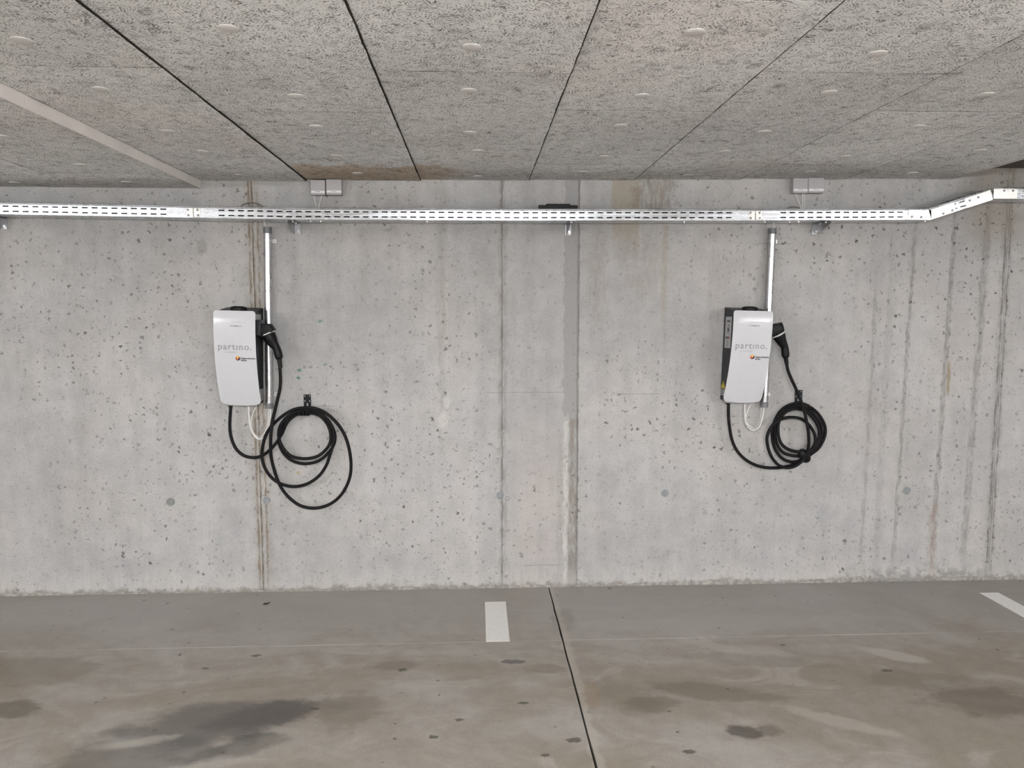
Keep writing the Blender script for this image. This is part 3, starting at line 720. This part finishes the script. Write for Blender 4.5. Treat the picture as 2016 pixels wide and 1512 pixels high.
def charger(loc, rot, lab):
    e = empty('charging_station', loc, (0, rot, 0)); tag(e, lab, 'charger', 'wall chargers')
    HB, HW = .0985, .1095
    # housing
    prof = [(0, .268), (-.182, .247)] + [(-(cov(z) - .012), z) for z in np.linspace(.235, -.235, 16)] + [(-.070, -.258), (0, -.258)]
    obj('housing', prism(prof, -HB, HB, 'x'), M_BODY, e, bevel=.003)
    # curved white cover
    rows = []; rt, rb = .016, .026
    for a in np.linspace(0, PI / 2, 6): rows.append((ZT - rt + rt * math.cos(a), HW - rt + rt * math.sin(a)))
    for z in np.linspace(ZT - rt, ZB_ + rb, 26)[1:-1]: rows.append((z, HW))
    for a in np.linspace(0, PI / 2, 8): rows.append((ZB_ + rb - rb * math.sin(a), HW - rb + rb * math.cos(a)))
    bm = bmesh.new(); nc = 14; th = .0065; F, B = [], []
    for z, hw in rows:
        F.append([]); B.append([])
        for k in range(nc + 1):
            s = -1 + 2 * k / nc; x = s * hw; dz = -.006 * (1 - s * s) * max(0, (ZB_ + .06 - z) / .06)
            F[-1].append(bm.verts.new((x, -cov(z) + .0016 * (abs(x) / HW) ** 8, z + dz))); B[-1].append(bm.verts.new((x * .985, -cov(z) + th, z + dz)))
    nr = len(rows)
    for i in range(nr - 1):
        for k in range(nc):
            bm.faces.new((F[i][k], F[i][k + 1], F[i + 1][k + 1], F[i + 1][k])); bm.faces.new((B[i][k], B[i + 1][k], B[i + 1][k + 1], B[i][k + 1]))
        for k in (0, nc): bm.faces.new((F[i][k], F[i + 1][k], B[i + 1][k], B[i][k]))
    for i in (0, nr - 1):
        for k in range(nc): bm.faces.new((F[i][k], F[i][k + 1], B[i][k + 1], B[i][k]))
    cv = obj('cover', bm, M_COVER, e, smooth=True)
    # bracket under the cover edge
    obj('bottom_plate', box(-.085, .080, -.066, -.004, -.272, -.257), M_BOX, e, bevel=.002)
    # knob on top
    bm = disc(.044, .017, 28, '+z', .004, at=(.002, -.125, .2535)); obj('top_knob', bm, M_BLACKP, e, smooth=True)
    # prints on the cover
    o = obj('brand_print', on_cover(fit(text_mesh('part\u0131no.', .05, 1.14, .0006), .176), -.088, .043), M_PRINT, cv)
    o['label'] = 'light grey lettering partino with a full stop'
    o = obj('small_print', on_cover(fit(text_mesh('e-mobility', .012, 1.2), .066), -.058, .0255), M_PRINT, cv)
    o['label'] = 'small grey lettering e-mobility'
    r = .0135; hx = [(r * .87 * math.cos(PI / 6 + k * PI / 3) / .87, r * math.sin(PI / 6 + k * PI / 3)) for k in range(6)]   # right-up, top, left-up, left-down, bottom, right-down
    cxu, czu = .0125, -.003; c0 = (0, 0)
    mid = lambda a, b: ((a[0] + b[0]) / 2, (a[1] + b[1]) / 2)
    ru, tp, lu, ld, bt, rd = hx
    fc = {'top': (c0, ru, tp, lu), 'left': (c0, lu, ld, bt), 'right': (c0, bt, rd, ru)}
    cols = {'top': (M_YO, M_ORG, M_YO, M_ORG), 'left': (M_ORG, M_RED, M_DRED, M_DRED), 'right': (M_DRED, M_BLUE, M_NAVY, M_INK)}
    lg = None
    for kf, (a, b, c_, d) in fc.items():
        ce = mid(a, c_)
        for pl, m in zip(((a, mid(a, b), ce, mid(a, d)), (mid(a, b), b, mid(b, c_), ce), (ce, mid(b, c_), c_, mid(c_, d)), (mid(a, d), ce, mid(c_, d), d)), cols[kf]):
            o = obj('logo_facet', flat([pl], cxu, czu), m, cv)
    o = obj('name_print', on_cover(fit(text_mesh('Regionalwerke', .013, 1., .0004), .075), .0295, -.0065), M_INK, cv); o['label'] = 'small black lettering Regionalwerke'
    o = obj('name_print', on_cover(fit(text_mesh('Baden', .013, 1., .0004), .029), .0295, -.0175), M_INK, cv); o['label'] = 'small black lettering Baden'
    bm = flat([rect(-.050, -.045, 0, .003), rect(-.0425, -.037, 0, .003), rect(-.033, -.006, -.0005, .0025), rect(-.003, .002, -.0005, .0025), rect(.006, .011, -.0005, .0025)], .027, .168); obj('serial_print', bm, M_INK, cv)
    obj('serial_print', flat([rect(-.04, .04, 0, .0015)], .027, .189), M_LABEL, cv)
    # left side plate with its marks, warning triangle and rating label
    x = -HB
    def side(x, name, y0, y1, z0, z1, m, par, lift=.0012):
        s = -1 if x < 0 else 1; a, b = sorted((x, x + s * lift)); return obj(name, box(a, b, -y1, -y0, z0, z1), m, par, bevel=.0004, seg=1)
    sp = side(x, 'side_plate', .035, .135, .040, .215, M_LABEL, e)
    side(x, 'print_mark', .06, .115, .186, .194, M_INK, sp, .0016)
    b = disc(.024, .0018, 20, 'x', at=(0, -.088, .142)); bmesh.ops.scale(b, vec=(-1, 1, 1), verts=b.verts); bmesh.ops.translate(b, vec=(x, 0, 0), verts=b.verts); obj('print_mark', b, M_PRINT, sp)
    b = disc(.010, .0026, 16, 'x', at=(0, -.088, .142)); bmesh.ops.scale(b, vec=(-1, 1, 1), verts=b.verts); bmesh.ops.translate(b, vec=(x, 0, 0), verts=b.verts); obj('print_mark', b, M_INK, sp)
    side(x, 'print_mark', .078, .098, .167, .171, M_INK, sp, .0016)
    for k, m in enumerate((M_INK, M_INK, M_RED)): side(x, 'print_mark', .050 + k * .024, .068 + k * .024, .091, .104, m, sp, .0016)
    rg = bmesh.new(); tube([(x - .001, -.08 + .019 * math.cos(a), .066 + .016 * math.sin(a)) for a in np.linspace(0, 2 * PI, 22)], .0024, 6, rg); obj('print_mark', rg, M_PRINT, sp)
    tri = prism([(-.006, -.190), (-.082, -.190), (-.044, -.150)], x - .0012, x, 'x'); tr = obj('warning_triangle', tri, M_YEL, e)
    obj('print_mark', prism([(-.041, -.172), (-.047, -.172), (-.049, -.159), (-.039, -.159)], x - .0018, x - .0012, 'x'), M_INK, tr)
    side(x, 'print_mark', .040, .048, -.184, -.177, M_INK, tr, .0018)
    rl = side(x, 'rating_label', .005, .080, -.232, -.195, M_LABEL, e)
    for k in range(3): side(x, 'print_mark', .012, .072 - .012 * k, -.204 - .011 * k, -.200 - .011 * k, M_INK, rl, .0016)
    # right side labels
    nl = side(HB, 'name_plate', .050, .150, .203, .233, M_LABEL, e)
    for k in range(3): side(HB, 'print_mark', .058, .140 - .02 * k, .209 + .008 * k, .212 + .008 * k, M_PRINT, nl, .0016)
    rl = side(HB, 'rating_label', .004, .068, -.245, -.178, M_LABEL, e)
    for k in range(4): side(HB, 'print_mark', .01, .060 - .008 * (k % 2), -.236 + .014 * k, -.229 + .014 * k, M_PRINT, rl, .0016)
    return e
cl_ = charger((-1.2845, 0, 1.35), .026, 'white fronted wall charger on the left, its black cable hanging in wide loops')
cr_ = charger((1.5035, 0, 1.35), .026, 'white fronted wall charger on the right, yellow warning triangle on its side')

# ------------------------------------------------------------------ charging cables with plugs
def charging_cable(fx, fy, ox, oy, hose, conn, ringc, headp, lab, strap=None):
    """hose / conn: (u,v,depth[,radius]) measured on the wall, u,v in a local chart (ox + u/fx, oy + v/fy)"""
    W = lambda u, v, d: onwall(ox + u / fx, oy + v / fy, d)
    root = W(*conn[0][:3]); e = empty('charging_cable', root); tag(e, lab, 'charging cable', 'charging cables')
    L = lambda u, v, d: W(u, v, d) - root
    P = [tuple(L(*p)) for p in hose]
    obj('hose', tube(spline(P, .007), .0088, 12), M_BLACK, e, smooth=True)
    cp = [(*L(u, v, d), r) for u, v, d, r in conn]
    h = obj('plug_handle', tube(spline(cp, .004), None, 20), M_BLACKP, e, smooth=True)
    a, b = L(*ringc[0]), L(*ringc[1])
    obj('ring', tube([a, (a + b) / 2, b], ringc[2], 24), M_RING, h, smooth=True)
    # latch button on the outside of the handle
    bm = prism([(p.x, p.z) for p in (L(u, v, .11) for u, v in headp)], root.y * 0 - .036, .036, 'y')
    for v in bm.verts: v.co.y += (-.11 - root.y)
    obj('plug_head', bm, M_BLACKP, e, bevel=.006, seg=3, smooth=True)
    if strap:
        pa, pb = L(*strap[0]), L(*strap[1]); s = obj('strap', tube(spline([(*pa, .018), (*((pa * .8 + pb * .2)), .027), (*((pa + pb) / 2), .029), (*(pa * .2 + pb * .8), .027), (*pb, .018)], .004), None, 16), M_BLACKP, e, smooth=True)
    return e
hl = [(955, -330, .112), (962, -200, .11), (955, -90, .108), (933, 10, .105), (905, 130, .102), (875, 260, .100), (852, 420, .097), (845, 560, .092), (850, 690, .086), (880, 830, .078), (925, 970, .070), (985, 1090, .062), (1080, 1200, .055), (1200, 1280, .05), (1340, 1308, .048), (1480, 1285, .05), (1600, 1220, .053), (1700, 1110, .056), (1770, 950, .06), (1785, 790, .066), (1760, 600, .072), (1700, 430, .078), (1600, 290, .083), (1480, 190, .086), (1370, 145, .087), (1270, 135, .087),
      (1130, 152, .085), (1000, 220, .080), (880, 325, .073), (800, 435, .066), (757, 570, .060), (745, 700, .056), (772, 820, .052), (840, 930, .048), (940, 1010, .045), (1060, 1050, .044), (1180, 1050, .044), (1300, 1010, .046), (1420, 920, .050), (1500, 800, .054), (1540, 680, .058), (1575, 560, .062), (1585, 440, .065), (1550, 330, .067), (1480, 240, .068), (1380, 180, .068), (1280, 162, .068),
      (1150, 182, .066), (1040, 245, .062), (965, 335, .058), (940, 430, .055), (955, 530, .053), (1010, 630, .051), (1085, 697, .050), (1190, 727, .050), (1295, 727, .050), (1400, 697, .050), (1495, 620, .050), (1545, 530, .050), (1545, 420, .050), (1500, 310, .049), (1415, 225, .049), (1290, 190, .049),
      (1160, 212, .047), (1065, 275, .044), (990, 360, .041), (950, 450, .038), (950, 560, .035), (992, 655, .033), (1075, 738, .032), (1180, 780, .031), (1290, 785, .031), (1410, 752, .031), (1510, 672, .031), (1580, 575, .031), (1600, 475, .031), (1570, 365, .031), (1500, 265, .030), (1400, 205, .030), (1280, 185, .030), (1130, 222, .028), (1035, 315, .026), (985, 425, .024), (925, 527, .022), (862, 602, .022), (790, 668, .024), (710, 708, .028), (620, 715, .034), (530, 690, .04), (450, 622, .046), (402, 530, .050), (376, 430, .052), (370, 330, .053), (376, 200, .053), (382, 110, .053)]
cnl = [(800, -810, .11, .030), (812, -768, .11, .034), (822, -720, .11, .0350), (845, -672, .11, .0345), (876, -618, .11, .0275), (915, -560, .11, .0205), (934, -500, .111, .0215), (944, -455, .112, .0205), (946, -436, .112, .0165), (949, -428, .112, .0125), (957, -370, .112, .0115), (962, -330, .112, .0105)]
charging_cable(5.93, 5.93, 390, 780, hl, cnl, ((819, -735, .11), (824, -724, .11), .041),
               [(655, -845), (846, -845), (894, -775), (884, -752), (762, -690), (735, -700), (655, -700)], 'black charging cable of the left charger, coiled loosely with one wide low loop')
hr = [(1215, -170, .112), (1232, -80, .11), (1280, 40, .108), (1345, 180, .105), (1412, 340, .105), (1462, 480, .104), (1492, 620, .102), (1518, 760, .099), (1530, 900, .095), (1524, 1010, .090), (1500, 1110, .082), (1430, 1210, .078),
      (1320, 1285, .08), (1200, 1300, .082), (1090, 1255, .084), (1000, 1145, .085), (948, 1000, .086), (938, 860, .086), (1005, 715, .085), (1110, 627, .083), (1250, 587, .081), (1400, 603, .079), (1510, 672, .077), (1600, 800, .075), (1625, 930, .072), (1580, 1030, .069), (1490, 1080, .066),
      (1400, 1078, .064), (1260, 1050, .062), (1160, 985, .062), (1108, 890, .062), (1092, 760, .062), (1110, 640, .062), (1180, 532, .062), (1300, 468, .062), (1430, 472, .061), (1560, 560, .059), (1650, 690, .057), (1680, 830, .055), (1640, 960, .053), (1545, 1080, .050), (1440, 1130, .047),
      (1300, 1130, .044), (1160, 1080, .042), (1075, 960, .041), (1050, 800, .041), (1075, 640, .041), (1130, 540, .042), (1225, 462, .043), (1350, 425, .043), (1470, 445, .042), (1600, 545, .04), (1700, 690, .038), (1712, 850, .036), (1640, 1000, .034), (1530, 1110, .031), (1420, 1190, .028),
      (1290, 1220, .025), (1150, 1165, .023), (1045, 1020, .022), (1008, 840, .022), (1035, 670, .022), (1115, 515, .023), (1245, 415, .024), (1400, 388, .025), (1530, 432, .024), (1655, 530, .022), (1750, 690, .021), (1758, 840, .021), (1680, 1010, .021), (1560, 1110, .022), (1450, 1185, .026), (1335, 1248, .031), (1200, 1288, .036), (1060, 1305, .041), (900, 1296, .045), (760, 1258, .048), (625, 1180, .05), (512, 1060, .051), (440, 905, .052), (402, 700, .052), (390, 520, .052), (392, 380, .052)]
S = 7.2
cnr = [(1072, -740, .11, .030), (1082, -690, .11, .034), (1092, -625, .11, .0350), (1110, -560, .11, .0345), (1142, -490, .11, .0275), (1184, -410, .11, .0205), (1194, -340, .111, .0215), (1200, -285, .112, .0205), (1201, -262, .112, .0165), (1202, -254, .112, .0125), (1212, -200, .112, .0115), (1216, -165, .112, .0105)]
cnr = [(u, v, d, r) for u, v, d, r in cnr]
charging_cable(7.2, 7.2, 1380, 740, hr, cnr, ((1085, -596, .11), (1093, -580, .11), .041),
               [(945, -738), (1096, -738), (1152, -662), (1138, -636), (1028, -578), (945, -560)], 'black charging cable of the right charger, wound in a tight coil with a strap',
               strap=((1418, 1062, .062), (1512, 1205, .05)))
# plug holders belong to the chargers
for ch, px, py in ((cl_, 512, 655), (cr_, 1512, 652)):
    o = obj('plug_holder', box(.097, .125, -.152, -.062, .118, .205), M_BODY, ch, bevel=.006, seg=3)
    obj('gland', disc(.0120, .012, 16, 'z', at=(-.068, -.050, -.270)), M_BLACKP, ch)
    obj('gland', disc(.012, .008, 16, 'z', at=(.028, -.045, -.270)), M_BOX, ch)
# cable hooks
def hook(pxa, pya, pxb, pyb, lab):
    a, b = onwall(pxa, pya, .004), onwall(pxb, pyb, .004); cx = (a.x + b.x) / 2; hw = (b.x - a.x) / 2; hz = a.z - b.z
    e = empty('cable_hook', (cx, 0, a.z)); tag(e, lab, 'hook', 'cable hooks')
    xs = [-hw, -hw * .82, -hw * .5, -hw * .22, hw * .22, hw * .5, hw * .82, hw]; zs = [-hz - .03, -hz * .95, -hz * .72, -hz * .60, -hz * .49, -hz * .18, -hz * .08, 0]
    bm = bmesh.new()
    holes = {(1, 5), (5, 5), (1, 3), (5, 3), (3, 1)}
    sheet(bm, xs, zs, lambda i, j: (i, j) in holes, lambda x, t: (x, -.001, t), (0, -1, 0), .003)
    obj('back_plate', bm, M_BLACKP, e)
    for k in (-1, 0, 1):
        x = k * hw * .95
        pth = spline([(x * .7, -.003, -hz - .026), (x, -.04, -hz - .036), (x, -.085, -hz - .036), (x, -.104, -hz - .028), (x, -.108, -hz - .012)], .006)
        obj('prong', tube(pth, hw * .34, 8), M_BLACKP, e, smooth=True)
    return e
hook(597.6, 776.5, 612.3, 800.5, 'black cable hook on the wall holding the loose left coil')
hook(1565.3, 768, 1579.3, 791, 'black cable hook on the wall holding the tight right coil')

# ------------------------------------------------------------------ floor litter
q = onz(524, 1192); bm = bmesh.new()
pts = [(0, 0, .004), (.012, .006, .010), (.03, .008, .006), (.045, 0, .014), (.03, -.009, .004), (.012, -.007, .009)]
top = [bm.verts.new(p) for p in pts]; ctr = [bm.verts.new((.014, 0, .003)), bm.verts.new((.03, 0, .002))]
for f in ((top[0], top[1], ctr[0]), (top[1], top[2], ctr[1], ctr[0]), (top[2], top[3], ctr[1]), (top[3], top[4], ctr[1]), (top[4], top[5], ctr[0], ctr[1]), (top[5], top[0], ctr[0])): bm.faces.new(f)
bmesh.ops.solidify(bm, geom=bm.faces[:], thickness=.0012)
o = obj('dry_leaf', bm, M_LEAF); o.location = (q.x - .02, q.y, .0005); o.rotation_euler = (0, 0, .5)
tag(o, 'small brown dry leaf on the floor below the left charger', 'leaf')

# ------------------------------------------------------------------ lamps of the garage (behind the camera)
for lx, ly, zt, lab in ((-5.0, -4.9, ZL + .045, 'nearest left'), (.2, -4.9, ZC + .045, 'nearest middle'), (5.2, -4.9, ZH, 'nearest right'), (-5.0, -8.6, ZL + .045, 'farther left'), (.2, -8.6, ZC + .02, 'farther middle'), (5.2, -8.6, ZH, 'farther right')):
    z0 = 2.08
    e = empty('ceiling_lamp', (lx, ly, z0)); tag(e, 'white linear tube lamp hung under the garage ceiling behind the viewpoint, ' + lab, 'lamp', 'linear lamps under the ceiling')
    obj('lamp_body', box(-.75, .75, -.045, .045, -.012, .03), M_LAMPB, e, bevel=.004)
    for sx in (-.6, .6): obj('hanger', tube([(sx, 0, .028), (sx, 0, .1), (sx, 0, zt - z0)], .004, 6), M_BOLT, e)
    for sy in (-.055, .055):
        bm = tube([(-.72, sy * 1.3, -.012), (.72, sy * 1.3, -.012)], .02, 10); obj('tube', bm, M_LAMP, e, smooth=True)
